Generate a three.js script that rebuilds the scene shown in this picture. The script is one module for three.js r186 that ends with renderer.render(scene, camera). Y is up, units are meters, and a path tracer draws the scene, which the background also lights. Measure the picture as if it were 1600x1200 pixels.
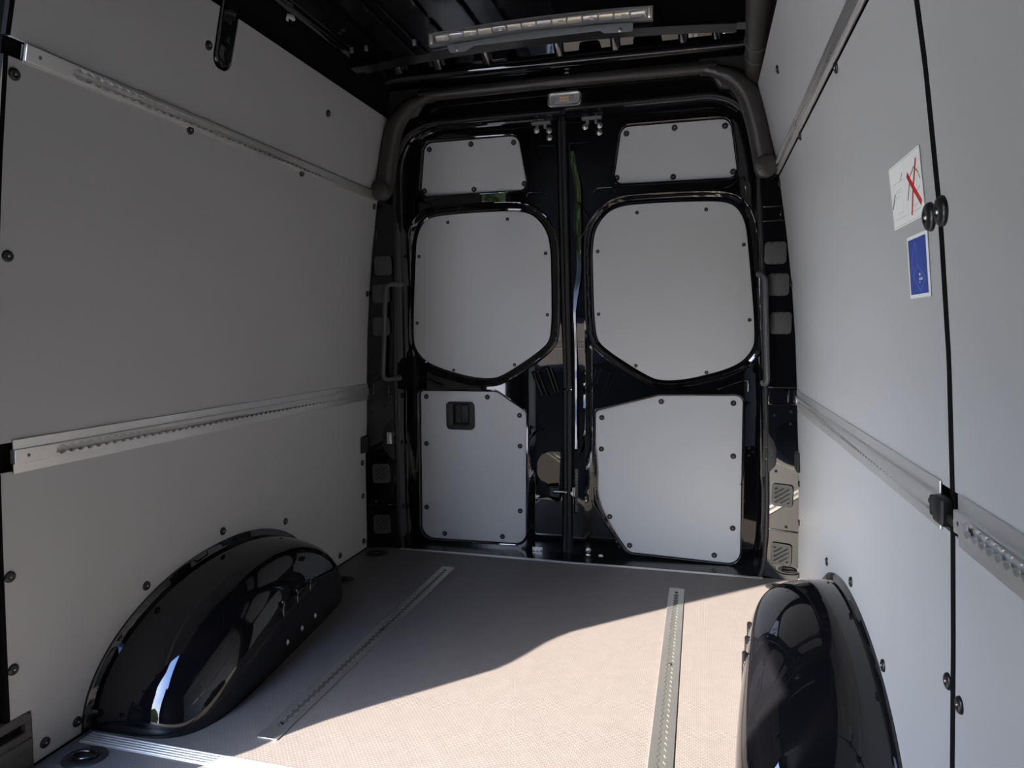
import * as THREE from 'three';
import { mergeGeometries, mergeVertices, toCreasedNormals } from 'three/addons/utils/BufferGeometryUtils.js';
import { RoundedBoxGeometry } from 'three/addons/geometries/RoundedBoxGeometry.js';

// ------------------------------------------------------------------ camera, sky, sun, exposure
const renderer = new THREE.WebGLRenderer({ antialias: true });
renderer.toneMapping = THREE.LinearToneMapping;
renderer.toneMappingExposure = 4.8;
renderer.shadowMap.enabled = true;
const scene = new THREE.Scene();
const camera = new THREE.PerspectiveCamera(57.8245, 1600 / 1200, 0.02, 400);
{
  const yaw = 0.265, pitch = -0.0761, roll = -0.0063;
  camera.position.set(0.5218, 0.9474, 3.0251);
  camera.rotation.order = 'YXZ';
  camera.rotation.set(pitch, yaw, roll);
}
scene.add(camera);
const SUN_E = THREE.MathUtils.degToRad(34), SUN_A = THREE.MathUtils.degToRad(44);
const sunDir = new THREE.Vector3(-Math.sin(SUN_A) * Math.cos(SUN_E), Math.sin(SUN_E), Math.cos(SUN_A) * Math.cos(SUN_E));
{ // computed sky: deep blue overhead, paler towards the horizon, thin scattered cloud, brighter haze round the sun
  const w = 512, h = 256, d = new Float32Array(w * h * 4), hash = (i, j, k) => { const q = Math.sin(i * 127.1 + j * 311.7 + k * 74.7) * 43758.5453; return q - Math.floor(q); };
  const n3 = (x, y, z) => { const i = Math.floor(x), j = Math.floor(y), k = Math.floor(z), f = x - i, g = y - j, e = z - k, m = (a, b, t) => a + (b - a) * t * t * (3 - 2 * t), q = (a, b, c) => hash(i + a, j + b, k + c); return m(m(m(q(0, 0, 0), q(1, 0, 0), f), m(q(0, 1, 0), q(1, 1, 0), f), g), m(m(q(0, 0, 1), q(1, 0, 1), f), m(q(0, 1, 1), q(1, 1, 1), f), g), e); };
  for (let r = 0; r < h; r++) for (let c = 0; c < w; c++) {
    const el = ((r + 0.5) / h - 0.5) * Math.PI, az = ((c + 0.5) / w - 0.5) * 2 * Math.PI, x = Math.cos(az) * Math.cos(el), y = Math.sin(el), z = Math.sin(az) * Math.cos(el);
    const up = Math.max(0, y), k = Math.pow(1 - up, 2.6), cs = Math.max(0, x * sunDir.x + y * sunDir.y + z * sunDir.z), halo = 0.6 * Math.pow(cs, 6) + 5 * Math.pow(cs, 30);
    let f = 0, a = 0.5; const yy = up + 0.18; for (let o = 0, p = 2.2; o < 5; o++, p *= 2.1, a *= 0.5) f += a * n3(x / yy * p + 9, p * 0.7, z / yy * p + 4);
    const cl = 0.65 * THREE.MathUtils.smoothstep(f, 0.50, 0.74) * THREE.MathUtils.smoothstep(up, 0, 0.12);
    [[0.55, 2.5, 2.9], [1.10, 2.75, 2.9], [2.55, 3.0, 2.85]].forEach(([zen, hor, wh], ch) => { d[(r * w + c) * 4 + ch] = y < 0 ? 0.6 : (zen + (hor - zen) * k) * (1 - cl) + wh * cl + halo * wh * 0.5; });
    d[(r * w + c) * 4 + 3] = 1;
  }
  const t = new THREE.DataTexture(d, w, h, THREE.RGBAFormat, THREE.FloatType); t.mapping = THREE.EquirectangularReflectionMapping; t.magFilter = THREE.LinearFilter; t.needsUpdate = true;
  scene.background = t; scene.environment = t;
}
scene.backgroundIntensity = 1.0; scene.environmentIntensity = 1.0;
const sun = new THREE.DirectionalLight(new THREE.Color(1.0, 0.90, 0.78), 8.7);
sun.position.copy(sunDir).multiplyScalar(12).add(new THREE.Vector3(0, 0, 1.5));
sun.target.position.set(0, 0, 1.5);
sun.castShadow = true;
Object.assign(sun.shadow.camera, { left: -4, right: 4, top: 4, bottom: -4, near: 1, far: 30 });
sun.shadow.mapSize.set(2048, 2048);
scene.add(sun, sun.target);

// ------------------------------------------------------------------ helpers
let seed = 7;
const rnd = () => { seed = (seed * 1664525 + 1013904223) >>> 0; return seed / 4294967296; };
const V = (x, y, z) => new THREE.Vector3(x, y, z);
const used = new Map();
function numbered(n) { const k = used.get(n) ?? 0; used.set(n, k + 1); return k ? n + '_' + String(k).padStart(3, '0') : n; }
function group(name, parent = scene) { const o = new THREE.Group(); o.name = parent === scene ? numbered(name) : name; parent.add(o); return o; }
function structure(name) { const g = group(name); g.userData.kind = 'structure'; return g; }
function thing(name, label, category, grp) { const g = group(name); g.userData = { label, category }; if (grp) g.userData.group = grp; return g; }
function part(name, geo, mat, parent, label) {
  const m = new THREE.Mesh(Array.isArray(geo) ? join(geo) : geo, mat);
  m.name = parent === scene ? numbered(name) : name; m.castShadow = m.receiveShadow = true;
  if (label) m.userData.label = label;
  parent.add(m); return m;
}
function plain(g) { const h = g.index ? g.toNonIndexed() : g; for (const k of Object.keys(h.attributes)) if (!['position', 'normal', 'uv'].includes(k)) h.deleteAttribute(k); return h; }
function join(gs) { return gs.length === 1 ? gs[0] : mergeGeometries(gs.map(plain)); }
function soft(g, a = 0.6) { return toCreasedNormals(g, a); }
function warp(g, fn) { const p = g.attributes.position, v = new THREE.Vector3(); for (let i = 0; i < p.count; i++) { v.fromBufferAttribute(p, i); fn(v); p.setXYZ(i, v.x, v.y, v.z); } g.computeVertexNormals(); return g; }
const at = (g, x, y, z) => g.translate(x, y, z);
// polygon with filleted corners; r is one radius or one per corner
function fillet(pts, r, seg = 6) {
  const out = [], n = pts.length;
  for (let i = 0; i < n; i++) {
    const p = new THREE.Vector2(...pts[i]), a = new THREE.Vector2(...pts[(i + n - 1) % n]).sub(p), b = new THREE.Vector2(...pts[(i + 1) % n]).sub(p);
    const la = a.length(), lb = b.length(); a.normalize(); b.normalize();
    const ang = Math.acos(THREE.MathUtils.clamp(a.dot(b), -1, 1)), rad = Array.isArray(r) ? r[i] : r;
    const d = Math.min(rad / Math.tan(ang / 2), la * 0.49, lb * 0.49);
    if (d < 1e-5) { out.push(p); continue; }
    const p0 = p.clone().addScaledVector(a, d), p1 = p.clone().addScaledVector(b, d), rr = d * Math.tan(ang / 2);
    const bis = a.clone().add(b).normalize(), c = p.clone().addScaledVector(bis, rr / Math.sin(ang / 2));
    let t0 = Math.atan2(p0.y - c.y, p0.x - c.x), t1 = Math.atan2(p1.y - c.y, p1.x - c.x), dt = t1 - t0;
    while (dt > Math.PI) dt -= 2 * Math.PI; while (dt < -Math.PI) dt += 2 * Math.PI;
    for (let k = 0; k <= seg; k++) out.push(new THREE.Vector2(c.x + rr * Math.cos(t0 + dt * k / seg), c.y + rr * Math.sin(t0 + dt * k / seg)));
  }
  return out;
}
function spline2(pts, n) { const c = new THREE.CatmullRomCurve3(pts.map(([x, y]) => V(x, y, 0)), true, 'centripetal'); return c.getSpacedPoints(n).slice(0, n).map((p) => new THREE.Vector2(p.x, p.y)); }
function area(p) { let s = 0; for (let i = 0; i < p.length; i++) { const q = p[(i + 1) % p.length]; s += p[i].x * q.y - q.x * p[i].y; } return s / 2; }
function offset(pts, d) { // outward for positive d
  const s = Math.sign(area(pts)), n = pts.length;
  return pts.map((p, i) => { const a = pts[(i + n - 1) % n], b = pts[(i + 1) % n], t = b.clone().sub(a).normalize(); return new THREE.Vector2(p.x + s * t.y * d, p.y - s * t.x * d); });
}
const wound = (p, ccw) => { const q = p.map((v) => (v.isVector2 ? v : new THREE.Vector2(...v))); return (area(q) > 0) === ccw ? q : q.reverse(); };
const shape = (pts, holes = []) => { const s = new THREE.Shape(wound(pts, true)); s.holes = holes.map((h) => new THREE.Path(wound(h, false))); return s; };
// extrusion whose front face ends at z = 0 and whose rounded edge keeps inside the outline
function slab(pts, depth, bevel = 0, holes = [], seg = 3) {
  const o = bevel ? { depth: depth - 2 * bevel, bevelEnabled: true, bevelThickness: bevel, bevelSize: bevel, bevelOffset: -bevel, bevelSegments: seg, curveSegments: 8, steps: 1 } : { depth, bevelEnabled: false, curveSegments: 8, steps: 1 };
  const g = new THREE.ExtrudeGeometry(shape(pts, holes), o);
  g.translate(0, 0, bevel ? -(depth - bevel) : -depth);
  return g;
}
// closed rings (arrays of Vector3 of equal length) joined into a surface
function loft(rings, closed = true) {
  const n = rings[0].length, pos = [], idx = [], uv = [];
  rings.forEach((r, k) => r.forEach((p, i) => { pos.push(p.x, p.y, p.z); uv.push(i / n, k / rings.length); }));
  const m = closed ? n : n - 1;
  for (let k = 0; k + 1 < rings.length; k++) for (let i = 0; i < m; i++) { const a = k * n + i, b = k * n + (i + 1) % n, c = a + n, d = b + n; idx.push(a, b, d, a, d, c); }
  const g = new THREE.BufferGeometry();
  g.setAttribute('position', new THREE.Float32BufferAttribute(pos, 3)); g.setAttribute('uv', new THREE.Float32BufferAttribute(uv, 2)); g.setIndex(idx); g.computeVertexNormals();
  return g;
}
// cut triangles along straight lines (ax 1: horizontal, ax 0: upright) so that a flat sheet can take a curved profile
function sliceY(g, ys, ax = 1) {
  const src = (g.index ? g.toNonIndexed() : g).attributes.position; let tris = [];
  for (let i = 0; i < src.count; i += 3) tris.push([0, 1, 2].map((k) => [src.getX(i + k), src.getY(i + k), src.getZ(i + k)]));
  for (const c of ys) {
    const out = [];
    for (const t of tris) {
      const lo = Math.min(t[0][ax], t[1][ax], t[2][ax]), hi = Math.max(t[0][ax], t[1][ax], t[2][ax]);
      if (hi <= c + 1e-7 || lo >= c - 1e-7) { out.push(t); continue; }
      const A = [], B = [];
      for (let k = 0; k < 3; k++) { const p = t[k], q = t[(k + 1) % 3], a = p[ax] - c, b = q[ax] - c; if (a >= 0) A.push(p); if (a <= 0) B.push(p); if (a * b < 0) { const u = a / (a - b), m = p.map((v, j) => v + (q[j] - v) * u); m[ax] = c; A.push(m); B.push(m); } }
      for (const P of [A, B]) for (let k = 1; k + 1 < P.length; k++) out.push([P[0], P[k], P[k + 1]]);
    }
    tris = out;
  }
  const h = new THREE.BufferGeometry(); h.setAttribute('position', new THREE.Float32BufferAttribute(tris.flat(2), 3)); h.setAttribute('uv', new THREE.Float32BufferAttribute(tris.flat().flatMap((p) => [p[0], p[1]]), 2)); h.computeVertexNormals(); return h;
}
const tube = (pts, r, seg = 40, rs = 10, closed = false, tension = 0.5) => new THREE.TubeGeometry(new THREE.CatmullRomCurve3(pts.map((p) => (p.isVector3 ? p : V(...p))), closed, 'catmullrom', tension), seg, r, rs, closed);
// gives a tube of radius 1 a radius that changes along its path
function taper(g, pts, seg, rs, fn) {
  const c = new THREE.CatmullRomCurve3(pts.map((p) => V(...p)), false, 'catmullrom', 0.5), P = g.attributes.position;
  for (let i = 0; i <= seg; i++) { const q = c.getPointAt(i / seg), r = fn(i / seg); for (let j = 0; j <= rs; j++) { const k = i * (rs + 1) + j; P.setXYZ(k, q.x + (P.getX(k) - q.x) * r, q.y + (P.getY(k) - q.y) * r, q.z + (P.getZ(k) - q.z) * r); } }
  g.computeVertexNormals(); return g;
}
// tube through straight runs with rounded bends
function pipe(pts, r, bend, rs = 12) {
  const path = new THREE.CurvePath(), P = pts.map((p) => V(...p)); let last = P[0];
  for (let i = 1; i < P.length - 1; i++) {
    const a = P[i].clone().add(P[i - 1].clone().sub(P[i]).setLength(bend)), b = P[i].clone().add(P[i + 1].clone().sub(P[i]).setLength(bend));
    path.add(new THREE.LineCurve3(last, a)); path.add(new THREE.QuadraticBezierCurve3(a, P[i], b)); last = b;
  }
  path.add(new THREE.LineCurve3(last, P[P.length - 1]));
  return new THREE.TubeGeometry(path, 24 * P.length, r, rs, false);
}
const box = (w, h, d, r = 0.002, s = 2) => new RoundedBoxGeometry(w, h, d, s, Math.min(r, w / 2.01, h / 2.01, d / 2.01));
const cyl = (r0, r1, h, n = 20) => new THREE.CylinderGeometry(r0, r1, h, n);

// ------------------------------------------------------------------ textures and materials
function noiseTex(size, fn, srgb = false) {
  const d = new Uint8Array(size * size * 4);
  for (let y = 0; y < size; y++) for (let x = 0; x < size; x++) { const c = fn(x / size, y / size, x, y), i = (y * size + x) * 4; d[i] = c[0]; d[i + 1] = c[1]; d[i + 2] = c[2]; d[i + 3] = 255; }
  const t = new THREE.DataTexture(d, size, size); t.wrapS = t.wrapT = THREE.RepeatWrapping; t.magFilter = THREE.LinearFilter; t.minFilter = THREE.LinearMipmapLinearFilter; t.generateMipmaps = true;
  if (srgb) t.colorSpace = THREE.SRGBColorSpace; t.needsUpdate = true; return t;
}
function lattice(n) { const a = new Float32Array(n * n).map(() => rnd()); return (u, v) => { const x = u * n, y = v * n, i = Math.floor(x), j = Math.floor(y), f = x - i, g = y - j, s = f * f * (3 - 2 * f), t = g * g * (3 - 2 * g), q = (k, l) => a[((l % n) + n) % n * n + ((k % n) + n) % n]; return (q(i, j) * (1 - s) + q(i + 1, j) * s) * (1 - t) + (q(i, j + 1) * (1 - s) + q(i + 1, j + 1) * s) * t; }; }
const nA = lattice(12), nB = lattice(48), nC = lattice(160);
const filmBump = noiseTex(512, (u, v) => { const k = 110 + 50 * nC(u, v) + 40 * nB(u, v) + 30 * rnd(); return [k, k, k]; }); filmBump.repeat.set(2.5, 2.5);
const filmRough = noiseTex(512, (u, v) => { const k = 118 + 10 * nA(u, v) + 10 * nB(u, v); return [k, k, k]; });
// anti-slip floor film: rows of small raised bars, staggered
const FC = 40, floorCell = (u, v) => { const r = Math.floor(v * FC), a = u * FC * 0.6 + (r % 2) * 0.5, fx = a - Math.floor(a), fy = v * FC - r; const ex = Math.min(fx, 1 - fx) * 2 * 1.6, ey = Math.min(fy, 1 - fy) * 2; return THREE.MathUtils.smoothstep(Math.min(ex, ey), 0.1, 0.5); };
const floorBump = noiseTex(1024, (u, v) => { const k = 60 + 150 * floorCell(u, v) + 20 * rnd(); return [k, k, k]; });
const floorMap = noiseTex(1024, (u, v) => { const c = floorCell(u, v), k = 0.90 + 0.08 * c + 0.04 * (nA(u, v) - 0.5) + 0.05 * (rnd() - 0.5); return [97 * k, 92 * k, 90 * k]; }, true);
for (const t of [floorBump, floorMap]) t.repeat.set(1 / 0.24, 1 / 0.24);
const brushed = noiseTex(256, (u, v) => { const k = 110 + 60 * nC(u * 0.05, v) + 30 * rnd(); return [k, k, k]; });
brushed.repeat.set(1, 8);

const std = (o) => new THREE.MeshPhysicalMaterial(o);
const M = {
  paint: std({ name: 'black_paint', color: new THREE.Color(0.004, 0.004, 0.005), roughness: 0.03, ior: 1.62 }),
  paintFlat: std({ name: 'dark_sheet', color: new THREE.Color(0.006, 0.006, 0.007), roughness: 0.25, ior: 1.5 }),
  plastic: std({ name: 'black_plastic', color: new THREE.Color(0.011, 0.0105, 0.010), roughness: 0.5 }),
  duct: std({ name: 'duct_plastic', color: new THREE.Color(0.042, 0.038, 0.033), roughness: 0.4 }),
  rubber: std({ name: 'rubber', color: new THREE.Color(0.008, 0.008, 0.0085), roughness: 0.55 }),
  button: std({ name: 'button', color: new THREE.Color(0.012, 0.012, 0.013), roughness: 0.3 }),
  film: std({ name: 'grey_film', color: new THREE.Color(0.46, 0.459, 0.45), roughness: 0.42, bumpMap: filmBump, bumpScale: 0.00012 }),
  floorRail: std({ name: 'floor_rail_metal', color: new THREE.Color(0.60, 0.60, 0.57), metalness: 1, roughness: 0.42 }),
  floorTrough: std({ name: 'floor_rail_channel', color: new THREE.Color(0.16, 0.16, 0.15), metalness: 0.8, roughness: 0.5 }),
  board: std({ name: 'lightened_door_board', color: new THREE.Color(0.62, 0.622, 0.62), roughness: 0.34, ior: 1.7, bumpMap: filmBump, bumpScale: 0.00012 }),  // grey of the wall film, lightened to stand in for light on the doors
  edge: std({ name: 'plywood_edge', color: new THREE.Color(0.25, 0.22, 0.18), roughness: 0.8 }),
  floor: std({ name: 'floor_film', color: 0xffffff, map: floorMap, roughness: 0.55, bumpMap: floorBump, bumpScale: 0.0006 }),
  alu: std({ name: 'aluminium', color: new THREE.Color(0.86, 0.85, 0.82), metalness: 0.85, roughness: 0.33, bumpMap: brushed, bumpScale: 0.00004 }),
  steel: std({ name: 'zinc_steel', color: new THREE.Color(0.62, 0.61, 0.59), metalness: 1, roughness: 0.3 }),
  trough: std({ name: 'rail_channel', color: new THREE.Color(0.66, 0.65, 0.62), metalness: 0.5, roughness: 0.4 }),
  screw: std({ name: 'screw_steel', color: new THREE.Color(0.16, 0.16, 0.16), metalness: 1, roughness: 0.4 }),
  cap: std({ name: 'grey_cap_plastic', color: new THREE.Color(0.06, 0.06, 0.058), roughness: 0.5 }),
  handle: std({ name: 'handle_coat', color: new THREE.Color(0.08, 0.08, 0.086), roughness: 0.38 }),
  bracket: std({ name: 'grey_bracket', color: new THREE.Color(0.17, 0.18, 0.18), roughness: 0.5 }),
  clear: std({ name: 'clear_lens', color: 0xffffff, roughness: 0.05, transparent: true, opacity: 0.12 }),
  cream: std({ name: 'lamp_reflector', color: new THREE.Color(0.95, 0.86, 0.68), roughness: 0.28, metalness: 0.7 }),
  silver: std({ name: 'lamp_silver', color: new THREE.Color(0.9, 0.88, 0.84), roughness: 0.25, metalness: 0.9 }),
  amber: std({ name: 'lamp_diode', color: new THREE.Color(0.85, 0.55, 0.16), roughness: 0.4 }),
  lampRim: std({ name: 'lamp_rim', color: new THREE.Color(0.20, 0.19, 0.18), roughness: 0.3 }),
  cover: std({ name: 'step_plastic', color: new THREE.Color(0.075, 0.070, 0.066), roughness: 0.55 }),
  gap: std({ name: 'dull_black', color: new THREE.Color(0.005, 0.005, 0.005), roughness: 0.95, specularIntensity: 0.2 }),
  latch: std({ name: 'latch_steel', color: new THREE.Color(0.10, 0.10, 0.10), metalness: 0.8, roughness: 0.3 }),
  white: std({ name: 'white_clip', color: new THREE.Color(0.7, 0.7, 0.68), roughness: 0.5 }),
};

// ------------------------------------------------------------------ shape of the load space
const YK = [-0.1, 0, 0.1, 0.3, 0.5, 0.7, 0.9, 1.1, 1.3, 1.5, 1.6, 1.7, 1.8, 2.0];
const WK = [0.887, 0.886, 0.8837, 0.879, 0.873, 0.865, 0.853, 0.835, 0.810, 0.779, 0.7527, 0.7263, 0.70, 0.647];
const ZK = [0.298, 0.298, 0.297, 0.295, 0.296, 0.300, 0.305, 0.313, 0.326, 0.341, 0.353, 0.367, 0.381, 0.40];
function interp(K, y) { let i = 0; while (i < YK.length - 2 && y > YK[i + 1]) i++; const t = THREE.MathUtils.clamp((y - YK[i]) / (YK[i + 1] - YK[i]), 0, 1); return K[i] + (K[i + 1] - K[i]) * t; }
const W = (y) => interp(WK, y), ZR = (y) => interp(ZK, y);
// curved solid following the side wall between two z limits; off = how far its face stands in from the wall line
function sidePanel(side, y0, y1, zA, zB, off, thick, rows, flare = 0) {
  const n = rows ?? Math.max(2, Math.ceil((y1 - y0) / 0.05)), P = { i: [], o: [] };
  for (let k = 0; k <= n; k++) { const y = y0 + (y1 - y0) * k / n, x = W(y) - off; for (const z of [zA(y), zB(y)]) { P.i.push(V(side * x, y, z)); P.o.push(V(side * (x + thick), y, z + (z === zB(y) ? flare : 0))); } }
  const faces = [];
  const strip = (get, flip) => { const pos = [], uv = [], idx = []; for (let k = 0; k <= n; k++) { const [a, b] = get(k); pos.push(a.x, a.y, a.z, b.x, b.y, b.z); uv.push(a.z, a.y, b.z, b.y); } for (let k = 0; k < n; k++) { const q = 2 * k; if (flip) idx.push(q, q + 2, q + 1, q + 1, q + 2, q + 3); else idx.push(q, q + 1, q + 2, q + 1, q + 3, q + 2); } const g = new THREE.BufferGeometry(); g.setAttribute('position', new THREE.Float32BufferAttribute(pos, 3)); g.setAttribute('uv', new THREE.Float32BufferAttribute(uv, 2)); g.setIndex(idx); g.computeVertexNormals(); faces.push(g); };
  const s = side > 0;
  strip((k) => [P.i[2 * k], P.i[2 * k + 1]], s ? false : true);
  strip((k) => [P.o[2 * k], P.o[2 * k + 1]], s ? true : false);
  strip((k) => [P.i[2 * k], P.o[2 * k]], s ? true : false);
  strip((k) => [P.i[2 * k + 1], P.o[2 * k + 1]], s ? false : true);
  const lid = (k, flip) => { const q = [P.i[2 * k], P.i[2 * k + 1], P.o[2 * k], P.o[2 * k + 1]], g = new THREE.BufferGeometry(); g.setAttribute('position', new THREE.Float32BufferAttribute(q.flatMap((v) => [v.x, v.y, v.z]), 3)); g.setAttribute('uv', new THREE.Float32BufferAttribute(q.flatMap((v) => [v.z, v.x]), 2)); g.setIndex(flip ? [0, 1, 2, 1, 3, 2] : [0, 2, 1, 1, 2, 3]); g.computeVertexNormals(); faces.push(g); };
  lid(0, !s); lid(n, s);
  return join(faces);
}
// frame on the wall face: u runs along +z on the right and -z on the left, v up the wall, w into the room
function wallFrame(side, y, z, off = 0) {
  const s = (W(y + 0.03) - W(y - 0.03)) / 0.06, v = V(side * s, 1, 0).normalize(), n = V(-side, s, 0).normalize(), u = v.clone().cross(n);
  return new THREE.Matrix4().makeBasis(u, v, n).setPosition(V(side * W(y), y, z).addScaledVector(n, off));
}
const onWall = (o, side, y, z, off = 0) => { o.applyMatrix4(wallFrame(side, y, z, off)); return o; };

// push-in fastener: black washer-headed button with a steel pin
function buttonGeo(r) {
  const b = new THREE.LatheGeometry([[0.001, 0.35], [0.28, 0.36], [0.34, 0.5], [0.62, 0.52], [0.86, 0.40], [0.97, 0.2], [1, 0]].map(([a, h]) => new THREE.Vector2(a * r, h * r * 0.8)), 22).rotateX(Math.PI / 2);
  const p = at(new THREE.SphereGeometry(r * 0.2, 10, 6), 0, 0, r * 0.30);
  const g = mergeGeometries([plain(b), plain(p)], true);
  return g;
}
const bigButton = buttonGeo(0.0125), smallButton = buttonGeo(0.0095), hugeButton = buttonGeo(0.021);
const buttonMats = [M.button, M.steel];
function fastener(parent, m, geo = bigButton) { const f = part('fastener', geo, buttonMats, parent); f.applyMatrix4(m); return f; }

// ------------------------------------------------------------------ setting: ground outside and side walls
const Z0 = 0.1, ZF = 3.55;
{
  const g = structure('ground');
  const pav = noiseTex(512, (u, v) => { const k = 0.82 + 0.2 * nA(u, v) + 0.12 * nC(u, v) + 0.1 * rnd(); return [172 * k, 166 * k, 156 * k]; }, true); pav.repeat.set(0.5, 0.5);
  part('pavement', at(new THREE.BoxGeometry(120, 0.3, 120), 0, -0.85, 0), std({ name: 'pavement', map: pav, roughness: 0.9 }), g);
}
// rear edge of the sliding-door opening, height -> z
const DY = [0, 0.42, 0.46, 0.52, 0.62, 0.74, 0.83, 0.875, 0.90, 0.94, 0.99, 1.08, 1.3, 1.7];
const DZ = [2.215, 2.175, 2.14, 2.12, 2.11, 2.105, 2.095, 2.06, 2.01, 1.975, 1.952, 1.945, 1.942, 1.942];
const doorEdge = (y) => { let i = 0; while (i < DY.length - 2 && y > DY[i + 1]) i++; return DZ[i] + (DZ[i + 1] - DZ[i]) * THREE.MathUtils.clamp((y - DY[i]) / (DY[i + 1] - DY[i]), 0, 1); };
const TOP = 1.655, FRONT = 3.10;
const PR = 1.934;
const wallLeft = structure('wall_left'), wallRight = structure('wall_right');
part('body_side', [
  sidePanel(-1, -0.06, TOP, () => Z0, doorEdge, -0.012, 0.08, 60, 0.084),
  sidePanel(-1, -0.06, TOP, () => FRONT, () => ZF, -0.012, 0.05),
  sidePanel(-1, TOP, 1.96, () => Z0, () => ZF, -0.012, 0.05),
], M.gap, wallLeft);
part('body_side', sidePanel(1, -0.06, 1.96, () => Z0, () => ZF, -0.012, 0.05), M.gap, wallRight);

// lining panels (film-faced board) with gaps behind the rails
function upperPanel(side, zEnd, notch) {
  const y0 = 1.522, y1 = 1.797, pts = [[ZR(y0), y0], [ZR(1.6), 1.6], [ZR(1.7), 1.7], [ZR(y1), y1]];
  if (notch) { const n = fillet([[1.328, y1], [1.324, 1.655], [1.398, 1.655], [1.404, y1]], [0, 0.03, 0.03, 0], 8); pts.push(...n.map((p) => [p.x, p.y])); }
  pts.push([zEnd, y1], [zEnd, y0]);
  const g = new THREE.ExtrudeGeometry(shape(pts.map((p) => new THREE.Vector2(...p))), { depth: 0.006, bevelEnabled: false });
  return warp(g, (v) => { const z = v.x, t = v.z; v.set(side * (W(v.y) + 0.006 - t), v.y, z); if (side > 0) { } });
}
const panelFix = {
  upper: [[1.695, 1.421], [1.698, 0.819], [1.701, 0.392]],
  middle: [[1.456, 1.922], [1.480, 1.437], [1.482, 0.907], [1.462, 0.362], [1.105, 1.919], [1.107, 0.345]],
  lower: [[0.344, 1.248], [0.285, 0.917], [0.284, 1.554], [0.438, 1.924], [0.236, 1.925], [0.035, 1.775], [0.034, 1.859], [0.386, 0.341], [0.239, 0.333], [0.039, 0.328], [0.039, 0.535]],
};
function lining(side, root) {
  const PZ = side < 0 ? 1.939 : PR, u = part('panel', upperPanel(side, PZ, side < 0), M.film, root);
  const m = part('panel', sidePanel(side, 0.722, 1.486, ZR, () => PZ, 0, 0.006), M.film, root);
  const low = side < 0
    ? [sidePanel(side, 0.127, 0.660, ZR, () => PZ, 0, 0.006), sidePanel(side, 0.002, 0.127, ZR, () => 1.888, 0, 0.006)]
    : [sidePanel(side, 0.002, 0.660, ZR, () => PZ, 0, 0.006)];
  const l = part('panel', low, M.film, root);
  for (const [p, list] of [[u, panelFix.upper], [m, panelFix.middle], [l, panelFix.lower]]) for (const [y, z] of list) {
    if (side > 0 && y === 1.456) continue;
    const big = side > 0 && y === 1.105;
    fastener(p, wallFrame(side, y, big ? 1.905 : z, 0), big ? hugeButton : bigButton);
  }
  return { u, m, l };
}
lining(-1, wallLeft);
lining(1, wallRight);
part('edge_trim', [sidePanel(-1, 0.127, 0.660, () => 1.937, () => 1.947, 0.0015, 0.012), sidePanel(-1, 0.722, 1.486, () => 1.937, () => 1.947, 0.0015, 0.012), sidePanel(-1, 1.522, 1.797, () => 1.937, () => 1.947, 0.0015, 0.012)].map(plain), M.gap, wallLeft, 'added black strip hiding the sunlit front edge of the left boards');  // added strip that keeps the sunlit front edges of the boards dark
part('gap_seal', sidePanel(1, 0.0, 1.80, () => PR - 0.001, () => 1.952, 0.0004, 0.008), M.gap, wallRight, 'black strip in the vertical gap between the boards');
{ // the front board on the right, past the vertical gap
  const f = part('panel', [sidePanel(1, 0.722, 1.80, () => 1.951, () => 3.3, 0, 0.006), sidePanel(1, 0.002, 0.660, () => 1.951, () => 3.3, 0, 0.006)], M.film, wallRight);
  fastener(f, wallFrame(1, 1.105, 1.956, 0), hugeButton); fastener(f, wallFrame(1, 0.428, 1.972, 0));
}
// black roof post showing through the notch of the upper left board
part('roof_post', soft(warp(slab(fillet([[1.332, 1.84], [1.328, 1.662], [1.394, 1.662], [1.400, 1.84]], [0, 0.03, 0.03, 0], 8), 0.02, 0.007), (v) => { v.set(-(W(v.y) - 0.004 - v.z), v.y, v.x); })), M.paint, wallLeft);
{ // plastic step trim at the foot of the sliding door
  const g = [];
  const plate = slab(fillet([[-0.10, -0.02], [-0.10, 0.128], [0.000, 0.128], [0.000, -0.02]], [0, 0.01, 0.018, 0], 6), 0.02, 0.004, [fillet([[-0.09, 0.085], [-0.09, 0.105], [-0.016, 0.105], [-0.016, 0.085]], 0.004, 3)]);
  const bar = at(box(0.09, 0.022, 0.012, 0.004), -0.05, 0.058, 0.001), back = at(box(0.11, 0.15, 0.004), -0.045, 0.05, -0.018);
  const c = part('step_cover', [plate, bar, back].map((q) => plain(q)), M.cover, wallLeft, 'dark plastic step trim at the sliding door');
  onWall(c, -1, 0.0, 1.888, 0.004);
}
for (const side of [-1, 1]) { // edge clip of the lining beside the rear pillar
  const c = part('edge_clip', [at(box(0.058, 0.072, 0.010, 0.003), 0, 0, 0.003), at(box(0.006, 0.058, 0.006), 0.008, 0, 0.008), at(box(0.006, 0.058, 0.006), -0.012, 0, 0.008)].map(plain), M.plastic, side < 0 ? wallLeft : wallRight);
  onWall(c, side, 0.465, 0.332, 0.003);
}

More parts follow.
